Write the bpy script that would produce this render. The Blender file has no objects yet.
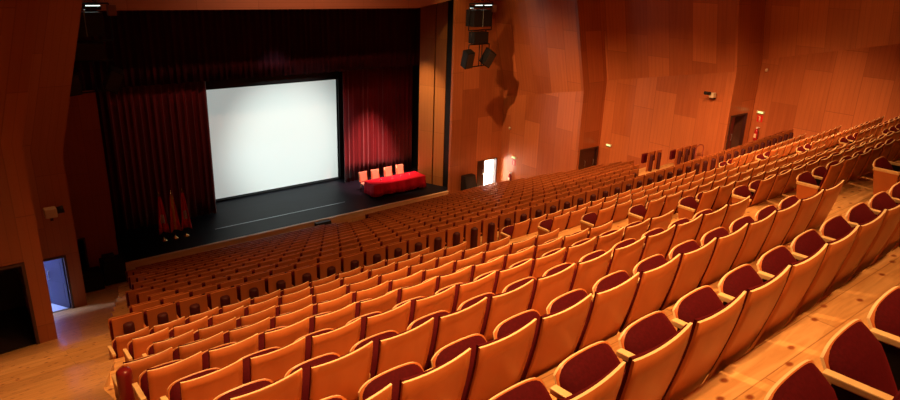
import bpy, bmesh, math, random
from mathutils import Vector, Matrix
random.seed(7)
S = bpy.context.scene
C = S.collection
PI = math.pi

# ------------------------------------------------------------------ helpers
ZO = 12.2          # the camera stands 12.2 m above the floor in front of the stage; all heights below are relative to the camera

class MB:
    """collects geometry for one mesh"""
    def __init__(s): s.bm = bmesh.new(); s.uv = s.bm.loops.layers.uv.new('UVMap')
    def face(s, pts, mat=0, smooth=False, uvs=None):
        vs = [s.bm.verts.new(p) for p in pts]
        f = s.bm.faces.new(vs); f.material_index = mat; f.smooth = smooth
        if uvs:
            for l, u in zip(f.loops, uvs): l[s.uv].uv = u
        return f
    def box(s, x0, x1, y0, y1, z0, z1, mat=0, bev=0.0, M=None):
        r = bmesh.ops.create_cube(s.bm, size=1.0)
        vs = r['verts']
        for v in vs:
            v.co = Vector((x0 + (v.co.x + .5) * (x1 - x0), y0 + (v.co.y + .5) * (y1 - y0), z0 + (v.co.z + .5) * (z1 - z0)))
        fs = set(f for v in vs for f in v.link_faces)
        for f in fs: f.material_index = mat
        if bev > 0:
            es = set(e for v in vs for e in v.link_edges)
            rb = bmesh.ops.bevel(s.bm, geom=list(es), offset=bev, segments=2, affect='EDGES', profile=.6)
            vs = list(set(v for f in rb['faces'] for v in f.verts) | set(v for v in vs if v.is_valid))
            for f in rb['faces']: f.material_index = mat
        if M is not None:
            bmesh.ops.transform(s.bm, matrix=M, verts=vs)
        return vs
    def cyl(s, p0, p1, r0, r1=None, n=12, mat=0, cap=True):
        r1 = r0 if r1 is None else r1
        p0 = Vector(p0); p1 = Vector(p1); d = (p1 - p0); L = d.length
        if L < 1e-6: return
        d.normalize(); a = d.orthogonal().normalized(); b = d.cross(a)
        A = []; B = []
        for i in range(n):
            t = 2 * PI * i / n; o = a * math.cos(t) + b * math.sin(t)
            A.append(s.bm.verts.new(p0 + o * r0)); B.append(s.bm.verts.new(p1 + o * r1))
        for i in range(n):
            f = s.bm.faces.new((A[i], A[(i + 1) % n], B[(i + 1) % n], B[i])); f.smooth = True; f.material_index = mat
        if cap:
            f = s.bm.faces.new(list(reversed(A))); f.material_index = mat
            f = s.bm.faces.new(B); f.material_index = mat
    def lathe(s, prof, c=(0, 0, 0), n=16, mat=0):
        rings = []
        for r, z in prof:
            rings.append([s.bm.verts.new((c[0] + r * math.cos(2 * PI * i / n), c[1] + r * math.sin(2 * PI * i / n), c[2] + z)) for i in range(n)])
        for a, b in zip(rings, rings[1:]):
            for i in range(n):
                f = s.bm.faces.new((a[i], a[(i + 1) % n], b[(i + 1) % n], b[i])); f.smooth = True; f.material_index = mat
        for rr, rev in ((rings[0], True), (rings[-1], False)):
            try:
                f = s.bm.faces.new(list(reversed(rr)) if rev else rr); f.material_index = mat
            except ValueError: pass
    def grid(s, fn, nu, nv, mat=0, smooth=True, uvfn=None):
        g = [[s.bm.verts.new(fn(i / nu, j / nv)) for j in range(nv + 1)] for i in range(nu + 1)]
        for i in range(nu):
            for j in range(nv):
                f = s.bm.faces.new((g[i][j], g[i + 1][j], g[i + 1][j + 1], g[i][j + 1])); f.smooth = smooth; f.material_index = mat
                if uvfn:
                    for l, (a, b) in zip(f.loops, ((i, j), (i + 1, j), (i + 1, j + 1), (i, j + 1))): l[s.uv].uv = uvfn(a / nu, b / nv)
        return g
    def slab(s, front, back, nu, nv, mf=0, me=0, mb=None, side=None):
        """closed curved slab: front(u,v), back(u,v); edge faces get material me"""
        mb = mf if mb is None else mb
        A = [[s.bm.verts.new(front(i / nu, j / nv)) for j in range(nv + 1)] for i in range(nu + 1)]
        B = [[s.bm.verts.new(back(i / nu, j / nv)) for j in range(nv + 1)] for i in range(nu + 1)]
        def q(a, b, c, d, m, sm=True):
            f = s.bm.faces.new((a, b, c, d)); f.material_index = m; f.smooth = sm
        for i in range(nu):
            for j in range(nv):
                q(A[i][j], A[i + 1][j], A[i + 1][j + 1], A[i][j + 1], mf)
                q(B[i][j + 1], B[i + 1][j + 1], B[i + 1][j], B[i][j], mb)
        for i in range(nu):
            q(A[i][nv], A[i + 1][nv], B[i + 1][nv], B[i][nv], me, False)
            q(A[i + 1][0], A[i][0], B[i][0], B[i + 1][0], me, False)
        for j in range(nv):
            q(A[0][j], A[0][j + 1], B[0][j + 1], B[0][j], me if side is None else side, False)
            q(A[nu][j + 1], A[nu][j], B[nu][j], B[nu][j + 1], me if side is None else side, False)
    def mesh(s, name, mats, fix=True):
        if fix: bmesh.ops.recalc_face_normals(s.bm, faces=s.bm.faces)
        me = bpy.data.meshes.new(name); s.bm.to_mesh(me); s.bm.free()
        for m in (mats if isinstance(mats, (list, tuple)) else [mats]): me.materials.append(m)
        return me
    def build(s, name, mats, parent=None, loc=(0, 0, 0), fix=True):
        o = bpy.data.objects.new(name, s.mesh(name, mats, fix)); C.objects.link(o); o.location = loc
        if parent: o.parent = parent
        return o

def tag(o, label=None, cat=None, group=None, kind=None):
    if label: o['label'] = label
    if cat: o['category'] = cat
    if group: o['group'] = group
    if kind: o['kind'] = kind
    return o
def struct(o): o['kind'] = 'structure'; return o
def thing(name, loc, label, cat, group=None, rz=0):
    o = bpy.data.objects.new(name, None); C.objects.link(o); o.location = loc; o.rotation_euler = (0, 0, rz)
    o.empty_display_size = .2
    return tag(o, label, cat, group)
def copy_tree(o, parent=None):
    c = o.copy(); C.objects.link(c); c.parent = parent
    for ch in o.children: copy_tree(ch, c)
    return c
def ordn(n):
    w = ['', 'first', 'second', 'third', 'fourth', 'fifth', 'sixth', 'seventh', 'eighth', 'ninth', 'tenth', 'eleventh', 'twelfth', 'thirteenth', 'fourteenth']
    if n < len(w): return w[n]
    return str(n) + ({1: 'st', 2: 'nd', 3: 'rd'}.get(n % 10, 'th') if n not in (11, 12, 13) else 'th')

# ------------------------------------------------------------------ materials
def newmat(name, col, rough=.5, spec=.5, metal=0.0):
    m = bpy.data.materials.new(name); m.use_nodes = True
    b = m.node_tree.nodes['Principled BSDF']
    b.inputs['Base Color'].default_value = (*col, 1); b.inputs['Roughness'].default_value = rough
    b.inputs['Specular IOR Level'].default_value = spec; b.inputs['Metallic'].default_value = metal
    return m
def nd(m, t, **k):
    n = m.node_tree.nodes.new(t)
    for a, v in k.items(): setattr(n, a, v)
    return n
def lk(m, a, b): m.node_tree.links.new(a, b)
def noisy(name, c1, c2, scale=(8, 8, 8), rough=.5, spec=.5, detail=4, bump=0.0, coord='Object', perobj=0.0, rlo=.3, rhi=.7):
    m = newmat(name, c1, rough, spec); b = m.node_tree.nodes['Principled BSDF']
    tc = nd(m, 'ShaderNodeTexCoord'); mp = nd(m, 'ShaderNodeMapping'); mp.inputs['Scale'].default_value = scale
    lk(m, tc.outputs[coord], mp.inputs[0])
    n = nd(m, 'ShaderNodeTexNoise'); n.inputs['Scale'].default_value = 1; n.inputs['Detail'].default_value = detail
    lk(m, mp.outputs[0], n.inputs['Vector'])
    r = nd(m, 'ShaderNodeValToRGB'); r.color_ramp.elements[0].position = rlo; r.color_ramp.elements[1].position = rhi
    r.color_ramp.elements[0].color = (*c1, 1); r.color_ramp.elements[1].color = (*c2, 1)
    lk(m, n.outputs['Fac'], r.inputs[0]); out = r.outputs[0]
    if perobj:
        oi = nd(m, 'ShaderNodeObjectInfo'); hs = nd(m, 'ShaderNodeHueSaturation'); mr = nd(m, 'ShaderNodeMapRange')
        mr.inputs['To Min'].default_value = 1 - perobj; mr.inputs['To Max'].default_value = 1 + perobj
        lk(m, oi.outputs['Random'], mr.inputs['Value']); lk(m, mr.outputs[0], hs.inputs['Value'])
        lk(m, out, hs.inputs['Color']); out = hs.outputs[0]
        va = nd(m, 'ShaderNodeVectorMath', operation='ADD'); lk(m, tc.outputs[coord], va.inputs[0]); lk(m, oi.outputs['Random'], va.inputs[1])
        lk(m, va.outputs[0], mp.inputs[0])
    lk(m, out, b.inputs['Base Color'])
    if bump:
        bp = nd(m, 'ShaderNodeBump'); bp.inputs['Strength'].default_value = bump; bp.inputs['Distance'].default_value = .01
        lk(m, n.outputs['Fac'], bp.inputs['Height']); lk(m, bp.outputs[0], b.inputs['Normal'])
    return m

M_ply = noisy('seat_plywood', (.50, .142, .034), (.58, .178, .046), (6, 6, 1.2), .36, .45, perobj=.07)
M_ply2 = noisy('front_seat_plywood', (.40, .112, .030), (.47, .142, .04), (6, 6, 1.2), .42, .4, perobj=.1)
M_rim = newmat('plywood_edge_highlight', (.92, .72, .40), .4)  # pale plywood edge, lightened further to hold the rim highlight
M_arm = noisy('armrest_maple', (.75, .50, .22), (.85, .62, .30), (3, 20, 20), .4)
M_red = noisy('red_velvet', (.060, .0022, .005), (.085, .003, .007), (60, 60, 60), .8, .12)
M_red.node_tree.nodes['Principled BSDF'].inputs['Sheen Weight'].default_value = .15
M_red.node_tree.nodes['Principled BSDF'].inputs['Sheen Tint'].default_value = (.8, .04, .05, 1)
M_bol = newmat('bolster_red_leather', (.055, .006, .006), .6, .3)
M_bolb = newmat('bright_red_leather', (.20, .012, .014), .3, .5)
M_metal = newmat('dark_metal', (.03, .025, .02), .4, .5, .6)
M_black = newmat('black_matte', (.008, .008, .009), .55, .35)
M_rubber = newmat('black_rubber', (.012, .01, .01), .5)
M_gold = newmat('gilded_brass', (.85, .60, .22), .25, .5, 1.0)
M_white = newmat('white_paint', (.8, .8, .78), .5)
M_cream = newmat('cream_paint', (.62, .52, .36), .45)

def wall_wood(name, ca, cb, rough=.33, uoff=0.0, spec=.45):
    m = newmat(name, ca, rough, spec); b = m.node_tree.nodes['Principled BSDF']
    uv = nd(m, 'ShaderNodeUVMap'); sx = nd(m, 'ShaderNodeSeparateXYZ'); cx = nd(m, 'ShaderNodeCombineXYZ')
    lk(m, uv.outputs[0], sx.inputs[0]); lk(m, sx.outputs['Y'], cx.inputs['X']); lk(m, sx.outputs['X'], cx.inputs['Y'])
    br = nd(m, 'ShaderNodeTexBrick'); br.offset = .37; br.squash = 1
    br.inputs['Scale'].default_value = 1; br.inputs['Brick Width'].default_value = 2.45; br.inputs['Row Height'].default_value = 1.1
    br.inputs['Mortar Size'].default_value = .012; br.inputs['Mortar Smooth'].default_value = .2; br.inputs['Bias'].default_value = -.1
    br.inputs['Color1'].default_value = (0, 0, 0, 1); br.inputs['Color2'].default_value = (1, 1, 1, 1); br.inputs['Mortar'].default_value = (.35, .35, .35, 1)
    lk(m, cx.outputs[0], br.inputs['Vector'])
    # fine vertical slats, 12 cm
    fr = nd(m, 'ShaderNodeMath', operation='PINGPONG'); fr.inputs[1].default_value = .0916; lk(m, sx.outputs['X'], fr.inputs[0])
    gr = nd(m, 'ShaderNodeMath', operation='LESS_THAN'); gr.inputs[1].default_value = .007; lk(m, fr.outputs[0], gr.inputs[0])
    n = nd(m, 'ShaderNodeTexNoise'); mp = nd(m, 'ShaderNodeMapping'); mp.inputs['Scale'].default_value = (9, .6, 1)
    lk(m, uv.outputs[0], mp.inputs[0]); lk(m, mp.outputs[0], n.inputs['Vector']); n.inputs['Scale'].default_value = 1; n.inputs['Detail'].default_value = 5
    ad = nd(m, 'ShaderNodeMath', operation='MULTIPLY_ADD'); ad.inputs[1].default_value = .55; lk(m, n.outputs['Fac'], ad.inputs[0])
    bc = nd(m, 'ShaderNodeMath', operation='MULTIPLY'); bc.inputs[1].default_value = .62; lk(m, br.outputs['Color'], bc.inputs[0]); lk(m, bc.outputs[0], ad.inputs[2])
    mx = nd(m, 'ShaderNodeMix', data_type='RGBA'); mx.inputs['A'].default_value = (*ca, 1); mx.inputs['B'].default_value = (*cb, 1)
    lk(m, ad.outputs[0], mx.inputs['Factor'])
    mf = nd(m, 'ShaderNodeMath', operation='MAXIMUM'); sc = nd(m, 'ShaderNodeMath', operation='MULTIPLY'); sc.inputs[1].default_value = .22
    lk(m, gr.outputs[0], sc.inputs[0]); sc2 = nd(m, 'ShaderNodeMath', operation='MULTIPLY'); sc2.inputs[1].default_value = .3; lk(m, br.outputs['Fac'], sc2.inputs[0])
    lk(m, sc.outputs[0], mf.inputs[0]); lk(m, sc2.outputs[0], mf.inputs[1])
    m2 = nd(m, 'ShaderNodeMix', data_type='RGBA'); m2.inputs['B'].default_value = (ca[0] * .25, ca[1] * .2, ca[2] * .2, 1)
    lk(m, mf.outputs[0], m2.inputs['Factor']); lk(m, mx.outputs['Result'], m2.inputs['A']); lk(m, m2.outputs['Result'], b.inputs['Base Color'])
    return m
M_wall = wall_wood('wall_panelling', (.30, .074, .024), (.60, .205, .070))
M_wallL = wall_wood('wall_panelling_left', (.30, .085, .030), (.42, .13, .045))
M_soffit = wall_wood('header_panelling', (.42, .16, .07), (.50, .20, .09), .5)

def floor_wood():
    m = newmat('floor_pine', (.6, .3, .1), .38, .45); b = m.node_tree.nodes['Principled BSDF']
    tc = nd(m, 'ShaderNodeTexCoord')
    br = nd(m, 'ShaderNodeTexBrick'); br.offset = .43
    br.inputs['Scale'].default_value = 1; br.inputs['Brick Width'].default_value = 2.2; br.inputs['Row Height'].default_value = .19
    br.inputs['Mortar Size'].default_value = .004; br.inputs['Bias'].default_value = 0
    br.inputs['Color1'].default_value = (.66, .37, .13, 1); br.inputs['Color2'].default_value = (.78, .47, .19, 1); br.inputs['Mortar'].default_value = (.45, .22, .07, 1)
    lk(m, tc.outputs['Object'], br.inputs['Vector'])
    mp = nd(m, 'ShaderNodeMapping'); mp.inputs['Scale'].default_value = (1.2, 9, 1); lk(m, tc.outputs['Object'], mp.inputs[0])
    n = nd(m, 'ShaderNodeTexNoise'); n.inputs['Scale'].default_value = 1.3; n.inputs['Detail'].default_value = 6; n.inputs['Distortion'].default_value = 1.6
    lk(m, mp.outputs[0], n.inputs['Vector'])
    mx = nd(m, 'ShaderNodeMix', data_type='RGBA', blend_type='MULTIPLY')
    r = nd(m, 'ShaderNodeValToRGB'); r.color_ramp.elements[0].position = .35; r.color_ramp.elements[0].color = (.74, .64, .52, 1)
    r.color_ramp.elements[1].position = .6; r.color_ramp.elements[1].color = (1, 1, 1, 1)
    lk(m, n.outputs['Fac'], r.inputs[0]); mx.inputs['Factor'].default_value = .8
    lk(m, br.outputs['Color'], mx.inputs['A']); lk(m, r.outputs[0], mx.inputs['B'])
    # knots
    v = nd(m, 'ShaderNodeTexVoronoi'); v.voronoi_dimensions = '2D'; mp2 = nd(m, 'ShaderNodeMapping'); mp2.inputs['Scale'].default_value = (3.1, 4.6, .01)
    lk(m, tc.outputs['Object'], mp2.inputs[0]); lk(m, mp2.outputs[0], v.inputs['Vector']); v.inputs['Scale'].default_value = 1; v.inputs['Randomness'].default_value = 1
    kr = nd(m, 'ShaderNodeValToRGB'); kr.color_ramp.elements[0].position = .055; kr.color_ramp.elements[0].color = (1, 1, 1, 1)
    kr.color_ramp.elements[1].position = .12; kr.color_ramp.elements[1].color = (0, 0, 0, 1); lk(m, v.outputs['Distance'], kr.inputs[0])
    m3 = nd(m, 'ShaderNodeMix', data_type='RGBA'); m3.inputs['B'].default_value = (.26, .07, .02, 1)
    lk(m, kr.outputs[0], m3.inputs['Factor']); lk(m, mx.outputs['Result'], m3.inputs['A']); lk(m, m3.outputs['Result'], b.inputs['Base Color'])
    return m
M_floor = floor_wood()
M_stage = noisy('stage_floor_black', (.005, .006, .011), (.009, .010, .018), (.6, 3, 1), .5, .15)
M_curt = noisy('red_curtain', (.13, .004, .007), (.18, .007, .010), (4, 4, .6), .8, .2)
M_curt.node_tree.nodes['Principled BSDF'].inputs['Sheen Weight'].default_value = .3
M_drk = noisy('dark_curtain', (.045, .004, .006), (.065, .006, .008), (4, 4, .6), .85, .15)
M_screen = newmat('projection_screen', (.82, .84, .82), .6, .2)
b = M_screen.node_tree.nodes['Principled BSDF']; b.inputs['Emission Color'].default_value = (.86, 1, .95, 1); b.inputs['Emission Strength'].default_value = .10  # weak even glow standing in for the projected light
M_dkdoor = noisy('dark_door_wood', (.045, .012, .008), (.065, .018, .010), (9, 9, .8), .4)
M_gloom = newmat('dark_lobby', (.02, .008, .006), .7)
M_cloth = noisy('red_table_cloth', (.62, .008, .028), (.70, .012, .035), (30, 30, 30), .7, .2)
M_panelred = newmat('lamp_green', (.2, .6, .3), .4)

# ------------------------------------------------------------------ seating rake (heights relative to the camera)
YR = [.46, 1.46, 2.46, 3.47, 4.5, 5.5, 6.5, 7.6, 8.75, 9.9]      # curved-back rows, nearest first
HR = [1.20, 1.604, 2.04, 2.50, 2.979, 3.435, 3.89, 4.393, 4.90, 5.425]
YF = [10.95, 12.0] + [12.95 + i for i in range(12)]                     # straight-back rows down to the stage
HF = [5.66, 6.05, 6.40] + [1.46 + .38 * y for y in YF[3:]]
HB = .92
TI = [.034, .034, .034, .025, .012] + [0] * 5
def interp(x, X, Y):
    if x <= X[0]: return Y[0] + (x - X[0]) * (Y[1] - Y[0]) / (X[1] - X[0])
    for a, b, c, d in zip(X, X[1:], Y, Y[1:]):
        if x <= b: return c + (d - c) * (x - a) / (b - a)
    return Y[-1]
YA = YR + YF; HA = HR + HF
def zramp(y): return -(interp(y - (1.22 if y < 12.4 else max(.7, 1.22 - .26 * (y - 12.4))), YA, HA) + HB)
def bend(x): return .0025 * max(0, x - 11) ** 2 if x < 30 else .9
XL = lambda y: interp(y, [0, 2, 4.5, 7.5, 9.9, 10.95, 12.95, 15.7, 19.1, 24], [.2, .55, .95, 1.1, 1.66, 1.83, 2.4, 3.0, 3.8, 4.75])
XR = lambda y: 27.85 - XL(y)

# tiers: one stepped floor
mb = MB()
FLOORZ = 0
NX = 24
for k, y in enumerate(YA):
    z = -(HA[k] + HB)
    yn = YA[k + 1] if k + 1 < len(YA) else 25.95
    y0 = y + .08; y1 = yn + .08 if k + 1 < len(YA) else 25.98
    if k == 0: y0 = -.55
    ti = TI[k] if k < len(TI) else 0
    tn = TI[k + 1] if k + 1 < len(TI) else 0
    xl, xr = XL(y) - .10, XR(y) + .10 + (1.5 if abs(y - 10.95) < .01 else 0)
    for i in range(NX):
        a = xl + (xr - xl) * i / NX; c = xl + (xr - xl) * (i + 1) / NX
        def yy(x, base, t, last): return base + (0 if last else t * (x - 4) + bend(x))
        last = k + 1 == len(YA)
        p = [(a, yy(a, y0, ti, False), z), (c, yy(c, y0, ti, False), z), (c, min(25.98, yy(c, y1, tn, last)), z), (a, min(25.98, yy(a, y1, tn, last)), z)]
        mb.face(p)
        q = [(v[0], v[1], z - .75) for v in p]
        mb.face([p[0], q[0], q[1], p[1]]); mb.face([p[2], q[2], q[3], p[3]])
        if i == 0: mb.face([p[3], q[3], q[0], p[0]])
        if i == NX - 1: mb.face([p[1], q[1], q[2], p[2]])
struct(mb.build('floor_tiers', M_floor, fix=True))
# side ramps
def ramp(name, xa, xb, ys):
    mb = MB()
    for a, c in zip(ys, ys[1:]):
        for f, g in (((xa(a), a), (xb(a), a)),): pass
        p = [(xa(a), a, zramp(a)), (xb(a), a, zramp(a)), (xb(c), c, zramp(c)), (xa(c), c, zramp(c))]
        mb.face(p); q = [(v[0], v[1], v[2] - .5) for v in p]
        mb.face(list(reversed(q)))
        mb.face([p[0], p[3], q[3], q[0]]); mb.face([p[2], p[1], q[1], q[2]])
    return struct(mb.build(name, M_floor))
ys = [-6, -3, 0] + [.5 * i for i in range(1, 51)] + [25.4, 25.98]
ramp('floor_left', lambda y: -2.6 if y < 8 else (-.62 if y < 14.95 else (1.2 if y < 20.9 else 2.7)), lambda y: XL(y) - .02, ys)
ramp('floor_right', lambda y: XR(y) + .02, lambda y: 30.6 if y < 8 else (28.75 if y < 14 else (26.7 if y < 20.5 else 25.2)), ys)
# rear landing behind the camera
mb = MB(); mb.box(-2.6, 31, -6, -.5, zramp(.46) - .6, -(1.20 + HB) + .0)
struct(mb.build('floor_landing', M_floor))

# ------------------------------------------------------------------ walls
ZT = 3.0
LEAN = .26
def wall_long(name, x, ya, yb, za, zb, side, mat, foot=-14):
    """wall along y at x; crease height za at ya, zb at yb; leans into the hall above the crease (side=+1: hall lies towards +x)"""
    mb = MB(); n = 6
    for i in range(n):
        y0 = ya + (yb - ya) * i / n; y1 = ya + (yb - ya) * (i + 1) / n
        c0 = za + (zb - za) * i / n; c1 = za + (zb - za) * (i + 1) / n
        mb.face([(x, y0, foot), (x, y1, foot), (x, y1, c1), (x, y0, c0)], 0, False, [(y0, foot), (y1, foot), (y1, c1), (y0, c0)])
        t0 = x + side * LEAN * (ZT - c0); t1 = x + side * LEAN * (ZT - c1)
        mb.face([(x, y0, c0), (x, y1, c1), (t1, y1, ZT), (t0, y0, ZT)], 0, False, [(y0 + .6, c0), (y1 + .6, c1), (y1 + .6, ZT), (y0 + .6, ZT)])
    o = mb.build(name, mat, fix=False)
    md = o.modifiers.new('Solid', 'SOLIDIFY'); md.thickness = .12; md.offset = 0
    return struct(o)
def wall_cross(name, y, x0, x1, z0, z1, hole, mat, lean_from, side, foot=-14, lean=True):
    """wall along x at y facing the audience; crease z0 at x0 to z1 at x1; hole=(xa,xb,ztop); leans above the crease"""
    mb = MB(); xa, xb, zt = hole
    def cz(x): return z0 + (z1 - z0) * (x - x0) / (x1 - x0)
    def quad(a, b, lo, hi0, hi1):
        if b - a < .002: return
        p = [(a, y, lo), (b, y, lo), (b, y, hi1), (a, y, hi0)]
        mb.face(p, 0, False, [(v[0], v[2]) for v in p])
    quad(x0, xa, foot, cz(x0), cz(xa)); quad(xb, x1, foot, cz(xb), cz(x1)); quad(xa, xb, zt, cz(xa), cz(xb))
    L = LEAN if lean else 0
    p = [(x0, y, z0), (x1, y, z1), (x1 + side * L * (ZT - z1), y, ZT), (x0 + side * L * (ZT - z0), y, ZT)]
    mb.face(p, 0, False, [(p[0][0], z0), (p[1][0], z1), (p[1][0], ZT), (p[0][0], ZT)])
    o = mb.build(name, mat, fix=False)
    md = o.modifiers.new('Solid', 'SOLIDIFY'); md.thickness = .16; md.offset = -1 if False else 0
    return struct(o)
# right hand side, from the stage towards the back of the hall
wall_cross('wall_right', 25.98, 21.32, 25.05, -6.3, -6.4, (23.25, 24.66, -9.80), M_wall, 0, -1, lean=False)
wall_long('wall_right', 25.0, 25.98, 20.5, -6.40, -5.25, -1, M_wall)
wall_cross('wall_right', 20.5, 24.92, 26.72, -5.25, -4.86, (25.08, 26.45, -8.17), M_wall, 0, -1)
wall_long('wall_right', 26.65, 20.5, 14.0, -4.86, -3.58, -1, M_wall)
wall_cross('wall_right', 14.0, 26.6, 28.76, -3.58, -3.20, (26.78, 28.12, -5.46), M_wall, 0, -1)
wall_long('wall_right', 28.7, 14.0, 8.0, -3.20, -1.80, -1, M_wall)
wall_cross('wall_right', 8.0, 28.64, 30.6, -1.80, -1.5, (28.9, 30.3, -3.6), M_wall, 0, -1)
wall_long('wall_right', 30.55, 8.0, -6.0, -1.5, 0.5, -1, M_wall)
# left
wall_cross('wall_left', 26.0, 2.75, 4.99, -4.42, -4.42, (2.85, 3.93, -9.78), M_wallL, 0, 1, lean=False) if False else None
mb = MB()
def quadx(mb, a, b, lo, hi, y):
    p = [(a, y, lo), (b, y, lo), (b, y, hi), (a, y, hi)]; mb.face(p, 0, False, [(v[0], v[2]) for v in p])
quadx(mb, 2.75, 2.9, -14, -4.42, 26); quadx(mb, 3.93, 4.99, -14, -4.42, 26); quadx(mb, 2.9, 3.93, -9.78, -4.42, 26)
o = mb.build('wall_left', M_wallL, fix=False); md = o.modifiers.new('Solid', 'SOLIDIFY'); md.thickness = .16; md.offset = 0; struct(o)
wall_long('wall_left', 2.87, 25.98, 20.9, -6.3, -5.21, 1, M_wallL)
wall_cross('wall_left', 20.9, 1.2, 2.95, -4.86, -5.21, (1.35, 2.59, -8.28), M_wallL, 0, 1)
wall_long('wall_left', 1.2, 20.9, 14.98, -4.86, -3.50, 1, M_wallL)
wall_cross('wall_left', 14.9, -.7, 1.44, -3.1, -3.44, (-.55, 1.10, -5.87), M_wallL, 0, 1)
wall_long('wall_left', -.65, 14.9, 8.0, -3.1, -1.8, 1, M_wallL)
wall_cross('wall_left', 8.0, -2.7, -.6, -1.5, -1.8, (-2.4, -1.0, -3.6), M_wallL, 0, 1)
wall_long('wall_left', -2.6, 8.0, -6.0, -1.5, .5, 1, M_wallL)
# back, ceiling
mb = MB(); mb.box(-2.8, 30.8, -6.15, -6, -4, ZT); struct(mb.build('wall_back', M_wall))
mb = MB(); mb.box(-2.8, 30.8, -6.15, 26.3, ZT, ZT + .15)
struct(mb.build('ceiling', newmat('ceiling_board', (.30, .17, .09), .8)))

# proscenium header
def prism_x(mb, pts, y0, y1):
    n = len(pts)
    A = [mb.bm.verts.new((p[0], y0, p[1])) for p in pts]; B = [mb.bm.verts.new((p[0], y1, p[1])) for p in pts]
    fa = mb.bm.faces.new(A); fb = mb.bm.faces.new(list(reversed(B)))
    for f in (fa, fb):
        for l in f.loops: l[mb.uv].uv = (l.vert.co.z * 1.0, l.vert.co.x)
    for i in range(n):
        f = mb.bm.faces.new((A[i], B[i], B[(i + 1) % n], A[(i + 1) % n]))
        for l in f.loops: l[mb.uv].uv = (l.vert.co.y, l.vert.co.x)
mb = MB(); prism_x(mb, [(5.5, -1.72), (19.2, -1.74), (20.57, -1.50), (22.2, -1.2), (22.2, ZT), (5.5, ZT)], 26.15, 26.5)
struct(mb.build('wall_header', M_soffit))
mb = MB(); prism_x(mb, [(2.2, -1.5), (5.5, -1.5), (5.5, ZT), (2.2, ZT)], 26.35, 26.5)
struct(mb.build('wall_header', M_wallL))
# gallery side wall above the left proscenium panel
mb = MB()
quadx(mb, 2.5, 4.35, -4.4, -1.5, 27.2)
o = mb.build('wall_stage_left', M_wallL, fix=False); md = o.modifiers.new('Solid', 'SOLIDIFY'); md.thickness = .1; struct(o)

# ------------------------------------------------------------------ stage house
mb = MB(); mb.box(2.0, 22.4, 26.02, 33.5, -11.45, -11.2); struct(mb.build('floor_stage', M_stage))
mb = MB(); mb.box(4.9, 22.3, 25.985, 26.02, -12.4, -11.19); mb.box(4.9, 22.3, 25.96, 26.10, -11.215, -11.185)
struct(mb.build('trim_stage_front', noisy('stage_front_birch', (.74, .50, .28), (.82, .58, .34), (1.5, 3, 8), .45)))
mb = MB(); mb.box(9.3, 15.9, 27.55, 27.60, -11.2, -11.192)
struct(mb.build('trim_stage_slot', newmat('slot_metal', (.35, .38, .42), .35, .5, .8)))
mb = MB(); mb.box(1.5, 22.55, 33.4, 33.5, -11.5, -1); mb.box(1.5, 1.6, 26.3, 33.4, -14, -1); mb.box(22.45, 22.55, 26.3, 33.4, -14, -1); mb.box(1.5, 22.55, 26.5, 33.5, -1.05, -.95)
struct(mb.build('wall_stage_house', M_black))
# right stage side panels
def sidepanel(name, a, c, z0, z1, mat, th=.1):
    mb = MB(); L = math.hypot(c[0] - a[0], c[1] - a[1])
    p = [(a[0], a[1], z0), (c[0], c[1], z0), (c[0], c[1], z1), (a[0], a[1], z1)]
    mb.face(p, 0, False, [(0, z0), (L, z0), (L, z1), (0, z1)])
    o = mb.build(name, mat, fix=False); md = o.modifiers.new('Solid', 'SOLIDIFY'); md.thickness = th; md.offset = 0
    return o
M_gpanel = wall_wood('stage_side_panelling', (.42, .16, .045), (.55, .24, .07), .4)
struct(sidepanel('wall_stage_right', (21.05, 28.36), (21.40, 27.55), -11.2, -1.5, M_gpanel))
struct(sidepanel('wall_stage_right', (21.43, 27.48), (21.66, 26.9), -11.2, -1.5, M_gpanel))
struct(sidepanel('wall_stage_right', (21.7, 26.95), (21.8, 26.3), -11.2, -1.5, M_black))

def drape(name, x0, x1, y, z0, z1, wl, amp, mat, hem=0.0, lab=None):
    mb = MB(); n = max(8, int((x1 - x0) / wl * 8)); ph = random.random() * 6
    def fn(u, v):
        x = x0 + (x1 - x0) * u
        t = 2 * PI * (x / wl) + .9 * math.sin(x * 1.7 + ph)
        a = amp * (1.15 - .35 * v)
        return (x + .25 * a * math.cos(t), y - a * math.sin(t) - .4 * a * math.sin(2.3 * t + 1), z0 + (z1 - z0) * v + hem * (1 - v) * math.sin(t * .5))
    mb.grid(fn, n, 6)
    o = mb.build(name, mat, fix=False)
    md = o.modifiers.new('Solid', 'SOLIDIFY'); md.thickness = .012
    tag(o, lab, 'curtain'); return o
drape('stage_curtain', 17.45, 21.9, 30.3, -11.17, -4.8, .30, .085, M_curt, .01, 'bright red pleated curtain hanging behind the table, right of the screen')
drape('stage_curtain', 5.9, 10.15, 29.5, -11.17, -4.8, .30, .085, M_curt, .01, 'dark red pleated curtain hanging left of the screen behind the flags')
drape('stage_curtain', 2.2, 6.1, 29.2, -11.17, -1.2, .30, .085, M_drk, .01, 'nearly black pleated curtain at the far left of the stage')
drape('curtain_valance', 5.0, 22.1, 29.0, -4.90, -1.2, .30, .07, M_drk, .02, 'wide dark red pleated valance hanging across the top of the stage')
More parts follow.
